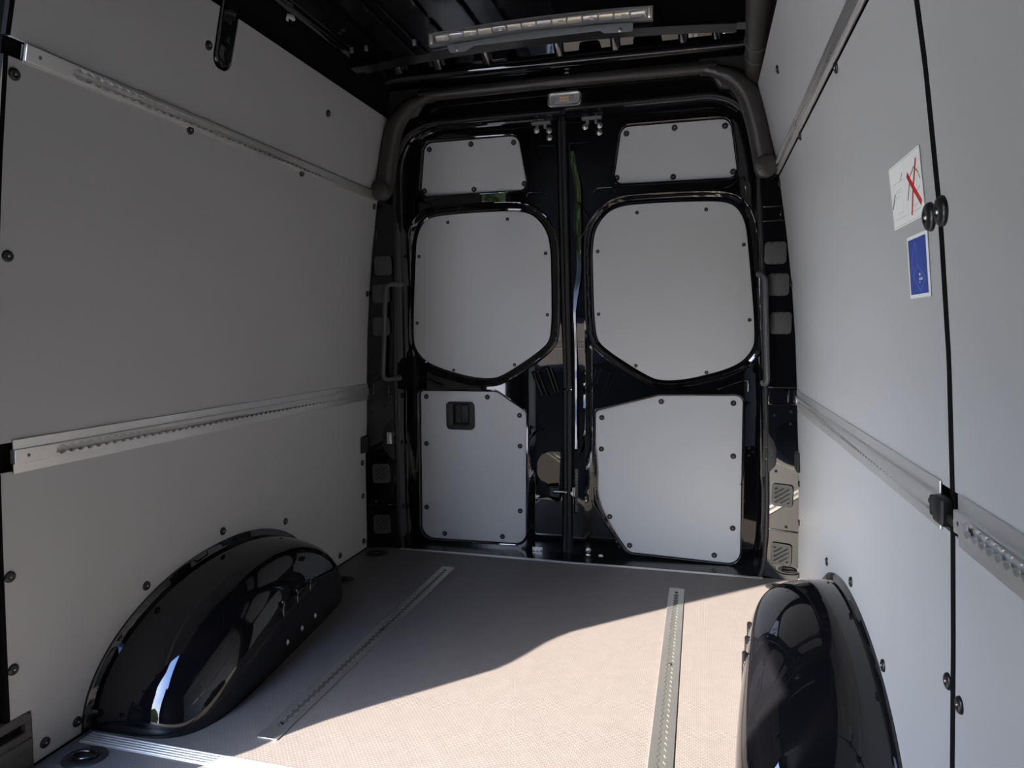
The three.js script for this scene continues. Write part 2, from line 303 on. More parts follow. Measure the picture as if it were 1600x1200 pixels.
// ------------------------------------------------------------------ floor
const floor = structure('floor');
{
  const g = new THREE.BoxGeometry(1.76, 0.014, ZF - 0.27); at(g, 0, -0.007, (ZF + 0.27) / 2);
  const p = g.attributes.position, uv = g.attributes.uv; for (let i = 0; i < p.count; i++) uv.setXY(i, p.getX(i), p.getZ(i));
  part('floor_board', g, M.floor, floor);
  part('underbody', at(new THREE.BoxGeometry(1.8, 0.06, ZF - 0.1), 0, -0.05, (ZF + 0.08) / 2), M.paintFlat, floor);
  part('edge_trim', soft(mergeGeometries([plain(at(box(1.50, 0.003, 0.016, 0.001), 0.012, 0.0012, 0.278)), plain(at(box(1.50, 0.03, 0.003, 0.001), 0.012, -0.013, 0.269))])), M.alu, floor, 'thin bright metal trim along the rear floor edge');
  const ribs = [at(box(1.72, 0.003, 0.042, 0.001), 0, 0.0012, 1.775)];
  for (let k = 0; k < 5; k++) ribs.push(cyl(0.0024, 0.0024, 1.72, 8).rotateZ(Math.PI / 2).translate(0, 0.0028, 1.759 + k * 0.008));
  part('joint_strip', ribs.map(plain), M.floorRail, floor, 'ribbed metal strip across the floor joint');
}

// ------------------------------------------------------------------ ceiling
const ceiling = structure('ceiling');
{
  part('roof_skin', at(new THREE.BoxGeometry(1.6, 0.04, ZF), 0, 2.0, ZF / 2), M.paintFlat, ceiling);
  const prof = [[0.712, 1.775], [0.742, 1.80], [0.752, 1.855], [0.735, 1.885], [0.712, 1.893], [0.700, 1.905], [0.678, 1.902], [0.668, 1.915], [0.645, 1.912], [0.636, 1.93], [0.612, 1.955], [0.60, 1.985], [0.80, 1.985], [0.80, 1.775]];
  for (const s of [-1, 1]) {
    const g = new THREE.ExtrudeGeometry(shape(fillet(prof.map(([x, y]) => [s * x, y]), 0.006, 4)), { depth: 3.2, bevelEnabled: false }); at(g, 0, 0, 0.36);
    part('cant_rail', soft(g, 0.5), M.paint, ceiling);
  }
  const arch = (x) => 0.028 * (1 - (x / 0.66) ** 2);   // camber of the roof bows
  const bow = (z, y0, y1, d) => soft(warp(new THREE.BoxGeometry(1.3, y1 - y0, d, 24, 1, 1).translate(0, (y0 + y1) / 2, z), (v) => { v.y += arch(v.x); }), 0.4);
  part('roof_bow', bow(0.775, 1.846, 1.97, 0.05), M.paint, ceiling); part('bow_flange', warp(bow(0.79, 1.838, 1.842, 0.06), (v) => { v.x *= 0.94; }), M.paintFlat, ceiling);
  for (const z of [1.36, 2.0, 2.65]) part('roof_bow', bow(z, 1.90, 1.98, 0.07), M.paint, ceiling);
  for (const [x, z0, z1, w] of [[-0.52, 0.80, 1.33, 0.02], [-0.475, 0.80, 1.33, 0.02], [-0.22, 0.80, 1.33, 0.016], [0.05, 0.8, 1.33, 0.016], [0.30, 0.80, 1.33, 0.016], [0.50, 0.80, 1.33, 0.02]]) part('roof_bead', at(box(w, 0.02, z1 - z0, 0.008), x, 1.978, (z0 + z1) / 2), M.paint, ceiling);
  for (const x of [-0.36, -0.12, 0.14, 0.40]) part('roof_bead', at(box(0.014, 0.016, 0.16, 0.006), x, 1.976, 0.90), M.paint, ceiling);
  part('clip', [at(cyl(0.016, 0.018, 0.008), -0.69, 1.894, 1.10), at(cyl(0.005, 0.005, 0.02), -0.69, 1.890, 1.112)].map(plain), M.white, ceiling, 'white plastic clip on the roof side rail');
  for (const [x, z] of [[-0.585, 0.803], [-0.41, 0.803], [-0.64, 0.803]]) part('spot_clip', at(box(0.012, 0.018, 0.008, 0.002), x, 1.905, z), M.steel, ceiling);
  // inner rear roof frame between the last bow and the rear header: sloping sheet with ribs and pockets
  const th = 0.72, sheet = [];
  const frameFace = (pts, hole) => { const g = slab(pts, 0.004, 0, hole); return g; };
  const P = [[-0.66, 0], [-0.66, 0.12], [0.66, 0.12], [0.66, 0]].map((p) => new THREE.Vector2(...p));
  const pocket = (x, w, h0, h1) => fillet([[x - w / 2, h0], [x - w / 2 + 0.01, h1], [x + w / 2 - 0.01, h1], [x + w / 2, h0]], 0.014, 4);
  const holes = [[-0.52, 0.10], [-0.36, 0.12], [-0.13, 0.10], [0.13, 0.09], [0.33, 0.11]].map(([x, w]) => pocket(x, w, 0.022, 0.075));
  sheet.push(frameFace(P, holes).rotateX(th).translate(0, 1.904, 0.47), at(new THREE.BoxGeometry(1.32, 0.12, 0.003), 0, 1.985, 0.44));
  const deep = mergeGeometries(sheet.map(plain));
  part('rear_frame_sheet', soft(deep, 0.3), M.paint, ceiling);
  for (const x of [-0.60, -0.44, -0.25, 0.02, 0.22, 0.45, 0.56]) part('stiffener', soft(box(0.034, 0.13, 0.03, 0.010, 3).rotateX(th).translate(x, 1.904 + 0.045, 0.515), 0.5), M.paint, ceiling);
  part('rear_frame_roll', soft(warp(cyl(0.022, 0.022, 1.32, 16).rotateZ(Math.PI / 2), (v) => { v.y += 1.914; v.z += 0.49; })), M.paint, ceiling);
  part('header_ledge', soft(box(1.36, 0.03, 0.05, 0.008, 3).translate(0, 1.930, 0.41)), M.paint, ceiling);
}
part('wall_front', at(new THREE.BoxGeometry(1.9, 2.1, 0.05), 0, 0.97, ZF), M.plastic, scene).userData.kind = 'structure';

// door surface: height -> z
const K = 0.1216, SPLIT = 0.695, ZL = K * SPLIT;
const upper = (g, t = 0) => warp(g, (v) => { v.z += K * v.y + t; });
const lower = (g, t = 0) => at(g, 0, 0, ZL + t);
// the pressed skin: upright below, a soft waist, then leaning in; its left leaf falls away a little towards the gap
const SKY_ = [-0.3, 0.64, 0.70, 0.74, 0.80, 0.86, 0.92, 0.98, 1.04, 2.2], SKZ = [ZL, ZL, ZL + 0.002, ZL + 0.004, ZL + 0.007, ZL + 0.0140, ZL + 0.0245, K * 0.98, K * 1.04, K * 2.2];
const skinCurve = new THREE.CatmullRomCurve3(SKY_.map((y, i) => V(y, SKZ[i], 0)), false, 'centripetal').getPoints(900);
function skinZ(y) { if (y < 0.6) return ZL; if (y > 1.06) return K * y; let lo = 0, hi = skinCurve.length - 1; while (hi - lo > 1) { const m = (lo + hi) >> 1; if (skinCurve[m].x < y) lo = m; else hi = m; } const a = skinCurve[lo], b = skinCurve[hi]; return a.y + (b.y - a.y) * (y - a.x) / (b.x - a.x); }
const skinCuts = []; for (let y = 0.60; y < 1.07; y += 0.02) skinCuts.push(y);
const SK = 0.011;     // the pressed door skin stands this far in front of the boards

// ------------------------------------------------------------------ rear frame round the door opening
const OPEN = spline2([[-0.69, -0.002], [-0.727, 0.02], [-0.743, 0.09], [-0.746, 0.3], [-0.738, 0.725], [-0.722, 1.129], [-0.711, 1.416], [-0.704, 1.60], [-0.686, 1.68], [-0.642, 1.745], [-0.56, 1.779], [-0.44, 1.784], [0, 1.784], [0.44, 1.786], [0.56, 1.783], [0.637, 1.748], [0.686, 1.67], [0.706, 1.58], [0.718, 1.437], [0.736, 1.166], [0.757, 0.746], [0.768, 0.5], [0.773, 0.13], [0.757, 0.03], [0.715, -0.002], [0.4, -0.004], [0, -0.004], [-0.4, -0.004]], 320);
const openAt = (y) => 0.757 - 0.038 * Math.max(0, y - 0.4);
function zFrame(x, y) { const t = THREE.MathUtils.lerp(0.30, 0.10, THREE.MathUtils.smoothstep(y, 0.42, 0.62)); if (x < 0) return 0.255 + 0.05 * y + THREE.MathUtils.lerp(0.27, 0.13, THREE.MathUtils.smoothstep(y, 0.40, 0.56)) * Math.max(0, -x - openAt(y) + 0.015); return 0.255 + 0.065 * y + t * Math.max(0, x - openAt(y)); }
const wallRear = structure('wall_rear');
{
  const outer = OPEN.map((p) => {
    const c = new THREE.Vector2(0.01, 0.95), d = p.clone().sub(c);
    let lo = 1, hi = 3; for (let i = 0; i < 40; i++) { const m = (lo + hi) / 2, q = c.clone().addScaledVector(d, m); if (Math.abs(q.x) < W(Math.min(1.95, q.y)) + 0.02 && q.y < 1.985 && q.y > -0.09) lo = m; else hi = m; }
    return c.addScaledVector(d, lo);
  });
  const mix = (a, b, t) => a.map((p, i) => p.clone().lerp(b[i], t));
  const face = [0.04, 0.25, 0.5, 0.75, 1].reverse().map((t) => mix(OPEN, outer, t).map((p) => V(p.x, p.y, zFrame(p.x, p.y))));
  part('frame', soft(loft(face), 0.9), M.paint, wallRear);
  // stepped jamb going back to the doors
  const prof = [[0.004, 0], [-0.003, 0.006], [-0.006, 0.03], [-0.006, 0.20], [-0.001, 0.24], [0.000, 0.44], [-0.005, 0.48], [-0.006, 0.66], [-0.002, 0.70], [-0.001, 0.93]];
  const rings = prof.map(([d, k]) => offset(OPEN, d).map((p, i) => { const a = zFrame(OPEN[i].x, OPEN[i].y), b = skinZ(p.y) + SK - 0.01, sink = 0.09 * (1 - THREE.MathUtils.smoothstep(OPEN[i].y, -0.01, 0.14)) * Math.min(1, k * 4 + (k > 0 ? 0.25 : 0.25)); return V(p.x, p.y - sink, a + (b - a) * k); }));
  part('jamb', soft(loft(rings), 0.5), M.paint, wallRear);
  const sealPts = offset(OPEN, -0.001).map((p, i) => V(p.x, p.y - 0.035 * (1 - THREE.MathUtils.smoothstep(OPEN[i].y, -0.01, 0.12)), zFrame(OPEN[i].x, OPEN[i].y) - 0.002));
  part('door_seal', tube(sealPts, 0.009, 640, 10, true), M.rubber, wallRear, 'black rubber door seal');
  // pressed details on the pillars, laid on the pillar face
  for (const s of [-1, 1]) {
    const put = (g, x, y, dz = 0) => warp(sliceY(at(g, s * x, y, 0), [s * x - 0.03, s * x, s * x + 0.03], 0), (v) => { v.z += zFrame(v.x, v.y) + dz; });
    part('pillar_bead', [put(box(0.118, 0.006, 0.006, 0.003), 0.812, 0.672), put(box(0.10, 0.006, 0.006, 0.003), 0.812, 0.735), put(box(0.006, 0.063, 0.006, 0.003), 0.768, 0.703), put(box(0.006, 0.05, 0.006, 0.003), 0.835, 0.703), put(box(0.006, 0.05, 0.006, 0.003), 0.855, 0.703)].map((g) => soft(g, 0.7)), M.paint, wallRear);
    part('pillar_bead', [put(box(0.085, 0.006, 0.006, 0.003), 0.772, 1.385), put(box(0.085, 0.006, 0.006, 0.003), 0.772, 1.335), put(box(0.006, 0.05, 0.006, 0.003), 0.79, 1.36)].map((g) => soft(g, 0.7)), M.paint, wallRear);
    part('pillar_bead', soft(put(box(0.12, 0.007, 0.006, 0.003), 0.82, 0.193), 0.7), M.paint, wallRear);
    for (const [x, y] of [[0.79, 0.63], [0.845, 0.645], [0.845, 0.60], [0.80, 0.42], [0.84, 0.21]]) part('pillar_hole_plug', at(new THREE.SphereGeometry(0.006, 10, 6), s * x, y, zFrame(s * x, y) - 0.002), M.rubber, wallRear);
    // dull plate of the door check on the inner edge of the pillar
    const plate = fillet([[0.752, 0.585], [0.790, 0.535], [0.800, 0.50], [0.797, 0.44], [0.752, 0.385]].map(([x, y]) => [s * x, y]), [0.004, 0.02, 0.02, 0.03, 0.004], 5);
    part('door_check', soft(warp(sliceY(slab(plate, 0.008, 0.002), [0.77, 0.785].map((x) => s * x), 0), (v) => { v.z += zFrame(v.x, v.y) + 0.006; }), 0.5), M.rubber, wallRear);
    if (s < 0) part('check_strap', [box(0.022, 0.050, 0.010, 0.003).translate(-0.768, 0.49, 0), box(0.010, 0.030, 0.014, 0.003).translate(-0.766, 0.488, 0)].map((g) => plain(g.translate(0, 0, zFrame(-0.77, 0.49) + 0.010))), M.steel, wallRear, 'steel door check strap at the left pillar edge');
    for (const [x, y] of [[0.765, 0.51], [0.782, 0.505], [0.765, 0.465], [0.782, 0.47]]) if (s > 0) part('pillar_hole_plug', at(new THREE.SphereGeometry(0.004, 8, 6), x, y, zFrame(x, y) + 0.006), M.screw, wallRear);
  }
}

// ------------------------------------------------------------------ rear doors
const winHalf = [[0.089, 1.19], [0.090, 1.28], [0.10, 1.345], [0.12, 1.385], [0.158, 1.424], [0.20, 1.441], [0.245, 1.447], [0.595, 1.440], [0.636, 1.425], [0.664, 1.394], [0.682, 1.35], [0.694, 1.27], [0.727, 0.916], [0.722, 0.878], [0.69, 0.829], [0.64, 0.797], [0.53, 0.761], [0.44, 0.743], [0.37, 0.741], [0.33, 0.750], [0.145, 0.866], [0.108, 0.905], [0.096, 0.96]];
const smallHalf = [[0.210, 1.742], [0.617, 1.742], [0.650, 1.527], [0.177, 1.530]];
const fixSmall = [[0.599, 1.716], [0.413, 1.724], [0.229, 1.717], [0.632, 1.549], [0.409, 1.543], [0.190, 1.553]];
const fixWin = [[0.535, 1.415], [0.269, 1.416], [0.109, 1.270], [0.678, 1.276], [0.707, 0.985], [0.109, 1.015], [0.546, 0.774], [0.262, 0.800]];
function rearDoor(name, s, o) {
  const root = structure(name), mir = (pts) => pts.map(([x, y]) => [s * x, y]);
  const win = spline2(mir(winHalf), 150), ring = offset(win, 0.036), small = fillet(mir(smallHalf), [0.035, 0.04, 0.03, 0.03], 8), low = fillet(o.low, o.lowR, 8);
  // inner skin, pressed round the three board openings
  const tilt = (x) => (o.tilt ?? 0) * (x + 0.42);
  // beside the centre gap the lower skin bellies forward towards its foot
  const belly = (x, y) => (s < 0 ? THREE.MathUtils.smoothstep(x, -0.208, -0.166) : 1 - THREE.MathUtils.smoothstep(x, 0.046, 0.080)) * (1 - THREE.MathUtils.smoothstep(y, 0.72, 1.06)) * -0.095 * (THREE.MathUtils.clamp(y, 0.21, 0.50) - 0.34);
  const onSkin = (g, t) => warp(g, (v) => { v.z += skinZ(v.y) + t + tilt(v.x) + belly(v.x, v.y); });
  const sheet = slab([[o.x0, -0.09], [o.x1, -0.09], [o.x1, 1.82], [o.x0, 1.82]].map((p) => new THREE.Vector2(...p)), 0.014, 0, [offset(small, 0.008), ring, offset(low, 0.008), ...(o.cuts ?? [])]);
  part('inner_skin', soft(onSkin(sliceY(sliceY(sheet, Array.from({ length: 14 }, (_, i) => (s < 0 ? -0.208 + 0.0035 * i : 0.046 + 0.0027 * i)), 0), [...skinCuts, 0.10, 0.21, 0.24, 0.47, 0.50]), SK), 0.9), M.paint, root);
  // rolled lips round the two flat boards
  const onLip = (g) => warp(g, (v) => { v.z += skinZ(v.y); });
  const lip = (pts, place) => { const pr = [[0.0105, SK - 0.0005], [0.0095, SK + 0.0035], [0.0065, SK + 0.0045], [0.0035, SK + 0.003], [0.0025, SK - 0.004], [0.0022, -0.012]]; return place(loft(pr.map(([d, t], i) => offset(pts, d).map((p) => V(p.x, p.y, t + (i < 4 ? tilt(p.x) : 0)))))); };
  part('board_lip', soft(lip(small, (g) => onLip(g)), 0.9), M.paint, root);
  part('board_lip', soft(lip(low, (g) => onLip(g)), 0.9), M.paint, root);
  // stepped recess of the window field
  const steps = [[0.038, SK], [0.035, SK + 0.003], [0.031, SK + 0.002], [0.028, SK - 0.004], [0.026, SK - 0.006], [0.017, SK - 0.009], [0.014, SK - 0.012], [0.012, -0.014], [-0.004, -0.018]];
  part('window_recess', soft(loft(steps.map(([d, t], i) => offset(win, d).map((p) => { const k = i / (steps.length - 1); return V(p.x, p.y, t + (skinZ(p.y) + tilt(p.x)) * (1 - k) + K * p.y * k); }))), 0.9), M.paint, root);
  part('outer_skin', [upper(slab([[o.x0 - 0.02, SPLIT], [o.x1 + 0.02, SPLIT], [o.x1 + 0.02, 1.86], [o.x0 - 0.02, 1.86]].map((p) => new THREE.Vector2(...p)), 0.02), -0.03), lower(slab([[o.x0 - 0.02, -0.16], [o.x1 + 0.02, -0.16], [o.x1 + 0.02, SPLIT], [o.x0 - 0.02, SPLIT]].map((p) => new THREE.Vector2(...p)), 0.02), -0.045)].map(plain), M.paintFlat, root);
  // grey boards
  const uvm = (g) => { const p = g.attributes.position, u = g.attributes.uv; for (let i = 0; i < p.count; i++) u.setXY(i, p.getX(i), p.getY(i)); return g; };
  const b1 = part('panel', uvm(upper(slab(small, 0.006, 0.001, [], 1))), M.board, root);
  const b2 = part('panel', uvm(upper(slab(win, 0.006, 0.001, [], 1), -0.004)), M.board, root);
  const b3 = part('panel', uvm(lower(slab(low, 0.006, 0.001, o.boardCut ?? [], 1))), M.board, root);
  const put = (b, x, y, z, lean, geo) => { const f = part('fastener', geo, buttonMats, b); f.position.set(x, y, z); f.rotation.x = lean ? Math.atan(K) : 0; };
  for (const [x, y] of fixSmall) put(b1, s * x, y, K * y, true, bigButtonDoor);
  for (const [x, y] of fixWin) put(b2, s * x, y, K * y - 0.004, true, tinyButton);
  for (const [x, y] of o.lowFix) put(b3, x, y, ZL, false, bigButtonDoor);
  // upper lock bracket and bolts
  const bx = o.bx;
  const br = part('lock_bracket', [box(0.066, 0.016, 0.02, 0.004), at(box(0.058, 0.007, 0.024, 0.003), 0, 0.002, 0), at(box(0.010, 0.022, 0.01, 0.003), -0.014, -0.012, 0), at(box(0.010, 0.022, 0.01, 0.003), 0.014, -0.012, 0)].map(plain), M.bracket, root, 'grey lock bracket at the top edge');
  br.scale.setScalar(1.2); br.position.set(bx, 1.784, K * 1.786 + SK + 0.006 + tilt(bx));
  for (const [dx, y] of o.bolts) { const b = part('bolt', boltGeo, M.steel, root); b.position.set(dx, y, K * y + SK + tilt(dx)); }
  // stiffening beads pressed into the skin
  const bead = (pts, r = 0.0035) => part('stiffening_bead', soft(tube(pts.map(([x, y]) => V(s * x, y, skinZ(y) + SK + tilt(s * x))), r, 30, 8)), M.paint, root);
  bead([[0.098, 1.500], [0.102, 1.512], [0.115, 1.516], [0.165, 1.517], [0.178, 1.512], [0.182, 1.500]]);
  bead([[s < 0 ? 0.056 : 0.004, 1.694], [0.07, 1.695], [s < 0 ? 0.125 : 0.09, 1.697]], 0.0045);
  bead([[0.60, 1.488], [0.625, 1.497], [0.655, 1.520], [0.672, 1.522], [0.678, 1.490], [0.684, 1.455]]);
  bead([[0.59, 0.708], [0.62, 0.718], [0.67, 0.738], [0.70, 0.744], [0.708, 0.735], [0.708, 0.70]]);
  for (const [a, b] of [[[0.176, 0.764], [0.138, 0.667]], [[0.158, 0.772], [0.116, 0.663]], [[0.118, 0.790], [0.083, 0.682]], [[0.100, 0.782], [0.068, 0.685]]]) bead([a, [(a[0] + b[0]) / 2, (a[1] + b[1]) / 2], b], 0.004);
  bead([[0.180, 0.762], [0.15, 0.776], [0.118, 0.790]], 0.004);
  return { root, b3, bead };
}
const bigButtonDoor = buttonGeo(0.0115), tinyButton = buttonGeo(0.0075);
const boltGeo = mergeGeometries([plain(new THREE.LatheGeometry([[0.0001, 0.007], [0.007, 0.006], [0.0085, 0.004], [0.009, 0.002], [0.012, 0.0018], [0.0125, 0]].map(([a, b]) => new THREE.Vector2(a, b)), 20).rotateX(Math.PI / 2))]);
const handleHole = fillet([[-0.577, 0.624], [-0.577, 0.512], [-0.455, 0.512], [-0.455, 0.626]], 0.016);
const dishL = spline2([[-0.163, 0.35], [-0.15, 0.39], [-0.134, 0.409], [-0.115, 0.418], [-0.09, 0.421], [-0.062, 0.419], [-0.059, 0.40], [-0.059, 0.30], [-0.059, 0.205], [-0.075, 0.205], [-0.103, 0.222], [-0.108, 0.25], [-0.115, 0.272], [-0.145, 0.29], [-0.162, 0.315]], 70);
const door1 = rearDoor('door_1', -1, {
  x0: -0.80, x1: -0.050, bx: -0.110, tilt: -0.034, cuts: [dishL],
  low: [[-0.708, 0.677], [-0.347, 0.680], [-0.212, 0.592], [-0.217, 0.003], [-0.711, -0.003]], lowR: [0.016, 0.04, 0.03, 0.05, 0.06], boardCut: [handleHole],
  lowFix: [[-0.681, 0.652], [-0.390, 0.655], [-0.243, 0.577], [-0.684, 0.436], [-0.241, 0.441], [-0.688, 0.140], [-0.242, 0.150], [-0.601, 0.022], [-0.325, 0.028]],
  bolts: [[-0.132, 1.756], [-0.080, 1.752], [-0.080, 1.725]],
});
const door2 = rearDoor('door_2', 1, {
  x0: 0.0, x1: 0.83, bx: 0.096, cuts: [fillet([[0.0, 0.158], [0.0, 0.352], [0.018, 0.352], [0.018, 0.158]].map(([x, y]) => [x + 0.002, y]), 0.004, 3)],
  low: [[0.093, 0.604], [0.357, 0.676], [0.689, 0.681], [0.690, -0.015], [0.238, 0.001], [0.091, 0.205]], lowR: [0.02, 0.04, 0.03, 0.05, 0.04, 0.04],
  lowFix: [[0.367, 0.651], [0.653, 0.650], [0.119, 0.577], [0.118, 0.442], [0.656, 0.433], [0.155, 0.150], [0.659, 0.134], [0.240, 0.030], [0.588, 0.015]],
  bolts: [[0.068, 1.752], [0.125, 1.753], [0.124, 1.727]],
});
{ // details of the left door
  const r = door1.root;
  const plate = part('handle_plate', soft(slab(fillet([[-0.583, 0.632], [-0.450, 0.633], [-0.449, 0.506], [-0.582, 0.506]], 0.02), 0.012, 0.004, [fillet([[-0.552, 0.622], [-0.476, 0.622], [-0.477, 0.530], [-0.552, 0.529]], 0.008)]), 0.6).translate(0, 0, ZL + 0.011), M.plastic, r, 'black recessed door handle');
  part('recess', [at(box(0.08, 0.10, 0.004), -0.514, 0.575, ZL - 0.02), at(box(0.004, 0.10, 0.03), -0.552, 0.575, ZL - 0.007), at(box(0.004, 0.10, 0.03), -0.477, 0.575, ZL - 0.007), at(box(0.08, 0.004, 0.03), -0.514, 0.622, ZL - 0.007), at(box(0.08, 0.004, 0.03), -0.514, 0.530, ZL - 0.007)].map(plain), M.plastic, plate);
  part('lever', soft(box(0.036, 0.086, 0.012, 0.005, 3).translate(-0.496, 0.577, ZL + 0.002)), M.plastic, plate);
  // latch dish, falling away towards the door gap
  part('latch_dish', soft(lower(warp(slab(offset(dishL, 0.004), 0.004), (v) => { v.z += -0.008 - 0.28 * (v.x + 0.165) + 0.035 * (v.y - 0.42); }), SK), 0.3), M.paint, r);
  const latch = part('latch', [at(box(0.046, 0.052, 0.016, 0.004), -0.088, 0.246, 0.004), at(box(0.030, 0.008, 0.022, 0.002), -0.083, 0.262, 0.008), at(box(0.030, 0.008, 0.022, 0.002), -0.083, 0.236, 0.008), at(box(0.008, 0.032, 0.022, 0.002), -0.098, 0.249, 0.008)].map(plain), M.paint, r); latch.position.z = ZL - 0.008;
  part('latch_bolt', [cyl(0.004, 0.004, 0.05).rotateZ(Math.PI / 2).translate(-0.062, 0.249, ZL + 0.012), cyl(0.007, 0.007, 0.006).translate(-0.035, 0.249, ZL + 0.013)].map(plain), M.steel, r);
  part('floor_lock', [at(box(0.048, 0.038, 0.006, 0.004), -0.160, -0.022, ZL + SK + 0.004), ...[-0.176, -0.160, -0.144].map((x) => at(new THREE.SphereGeometry(0.005, 10, 6), x, -0.018, ZL + SK + 0.006))].map(plain), M.steel, r, 'small steel lock plate at the bottom edge');
  // rubber centre seal between the doors
  const seal = (x0, x1, t) => [[x0, SPLIT, 1.80], [x0, -0.1, SPLIT]].map(([x, a, b], i) => { const g = box(x1 - x0, b - a, 0.02, 0.008, 3).translate((x0 + x1) / 2, (a + b) / 2, t); return i ? lower(g) : upper(g); });
  part('centre_seal', [...seal(-0.030, -0.008, 0.002), ...seal(-0.048, -0.028, -0.012)].map(plain), M.rubber, r, 'black rubber seal down the gap between the doors');
  door1.bead([[0.198, 0.34], [0.196, 0.44], [0.188, 0.475], [0.165, 0.505], [0.135, 0.52]], 0.003);
}
{ // details of the right door
  const r = door2.root;
  const onSkin2 = (g) => warp(g, (v) => { v.z += skinZ(v.y); });
  // softly rolled edge beside the centre gap
  const roll = (y0, y1, place) => { const rows = 60, rg = []; for (let k = 0; k <= rows; k++) { const y = y0 + (y1 - y0) * k / rows, row = []; for (let i = 0; i <= 10; i++) { const u = i / 10, wd = THREE.MathUtils.lerp(0.016, 0.054, THREE.MathUtils.smoothstep(y, 1.0, 1.22)) * THREE.MathUtils.lerp(1, 0.35, THREE.MathUtils.smoothstep(y, 1.5, 1.68)), x = 0.001 + u * wd; row.push(V(x, y, SK + 0.0025 - wd * (0.055 * (1 - u) + 0.045 * (1 - u) ** 2))); } rg.push(row); } return place(loft(rg, false)); };
  part('edge_roll', [roll(0.44, 1.70, (g) => onSkin2(g))].map(plain), M.paint, r);
  // fold beside the lower board
  const fold = (pts, w, tilt) => { const c = new THREE.CatmullRomCurve3(pts.map(([x, y]) => V(x, y, 0))), n = 40, rows = []; for (let k = 0; k <= n; k++) { const p = c.getPoint(k / n), t = c.getTangent(k / n), fade = Math.sqrt(Math.sin(Math.PI * Math.min(0.995, Math.max(0.005, k / n)))), row = []; for (let i = 0; i <= 8; i++) { const u = i / 8; row.push(V(p.x + t.y * w * u * -1 * fade, p.y + t.x * w * u * fade, SK - 0.002 + (tilt + 0.003) * Math.sin(u * Math.PI * 0.9) * Math.sqrt(Math.sin(Math.PI * Math.min(0.995, Math.max(0.005, k / n)))))); } rows.push(row); } return lower(loft(rows, false)); };
  part('fold', soft(fold([[0.080, 0.50], [0.082, 0.36], [0.080, 0.24], [0.105, 0.165], [0.155, 0.085], [0.205, 0.000]], 0.026, 0.004), 1), M.paint, r);
  const rack = [at(box(0.016, 0.19, 0.004, 0.001), 0.011, 0.255, ZL)]; for (let k = 0; k < 12; k++) rack.push(at(box(0.012, 0.006, 0.012, 0.002), 0.012, 0.185 + k * 0.014, ZL + 0.004));
  part('latch_rack', rack.map(plain), M.latch, r, 'toothed latch strip in the door edge');
  part('striker', [cyl(0.008, 0.008, 0.010).rotateX(Math.PI / 2).translate(-0.004, 0.246, ZL + 0.014), box(0.012, 0.04, 0.006, 0.002).translate(0.0, 0.25, ZL + 0.008)].map(plain), M.steel, r);
  for (const [x, y] of [[0.065, 0.001], [0.065, -0.026], [0.120, -0.025]]) { const b = part('bolt', boltGeo, M.steel, r); b.position.set(x, y, ZL + SK + 0.009); }
  // triangular pressing above the window corner
  const tri = spline2([[0.018, 1.44], [0.022, 1.462], [0.032, 1.465], [0.075, 1.41], [0.082, 1.395], [0.075, 1.382], [0.045, 1.33], [0.030, 1.325], [0.020, 1.345]], 60);
  part('stiffening_bead', soft(tube(tri.map((p) => V(p.x, p.y, K * p.y + SK + 0.003)), 0.003, 120, 8, true)), M.paint, r);
  for (const [x, y] of [[0.736, 0.47], [0.75, 0.455], [0.736, 0.44], [0.71, 0.32], [0.72, 0.25]]) part('hole_plug', at(new THREE.SphereGeometry(0.005, 10, 6), x - 0.02, y, ZL + SK - 0.001), M.rubber, r);
}

// ------------------------------------------------------------------ wheel arches
function archSurface() { // right-hand arch measured from the wall: X into the room
  const zc = 1.22, hB = 0.296, n = 150, m = 70, pos = [], idx = [], nor = [];
  const f = (X, y, z) => { const dz = (z - zc) / (z > zc ? 0.525 : 0.455), E = Math.pow(Math.pow(Math.abs(dz), 2.05) + Math.pow(Math.abs(y / (hB - 0.075 * Math.pow(Math.min(1, Math.max(0, X) / 0.26), 2))), 2.05), 1 / 2.05), Pm = X / (0.273 + 0.125 * (z - 1.485)); return Math.pow(Math.pow(E, 5.2) + Math.pow(Math.max(0, Pm), 5.2), 1 / 5.2) - 1; };
  for (let j = 0; j <= m; j++) for (let i = 0; i <= n; i++) {
    const a = Math.PI * i / n, b = (Math.PI / 2) * j / m, d = [Math.sin(b) * 0.27, Math.cos(b) * Math.sin(a) * 0.3, Math.cos(b) * Math.cos(a) * 0.5];
    let lo = 0, hi = 3; for (let k = 0; k < 44; k++) { const t = (lo + hi) / 2; if (f(d[0] * t, d[1] * t, zc + d[2] * t) < 0) lo = t; else hi = t; }
    const p = [d[0] * lo, d[1] * lo, zc + d[2] * lo], e = 1e-4, g = [f(p[0] + e, p[1], p[2]) - f(p[0] - e, p[1], p[2]), f(p[0], p[1] + e, p[2]) - f(p[0], p[1] - e, p[2]), f(p[0], p[1], p[2] + e) - f(p[0], p[1], p[2] - e)], L = Math.hypot(...g) || 1;
    pos.push(...p); nor.push(g[0] / L, g[1] / L, g[2] / L);
    if (i < n && j < m) { const q = j * (n + 1) + i; idx.push(q, q + 1, q + n + 1, q + 1, q + n + 2, q + n + 1); }
  }
  return { pos, idx, nor };
}
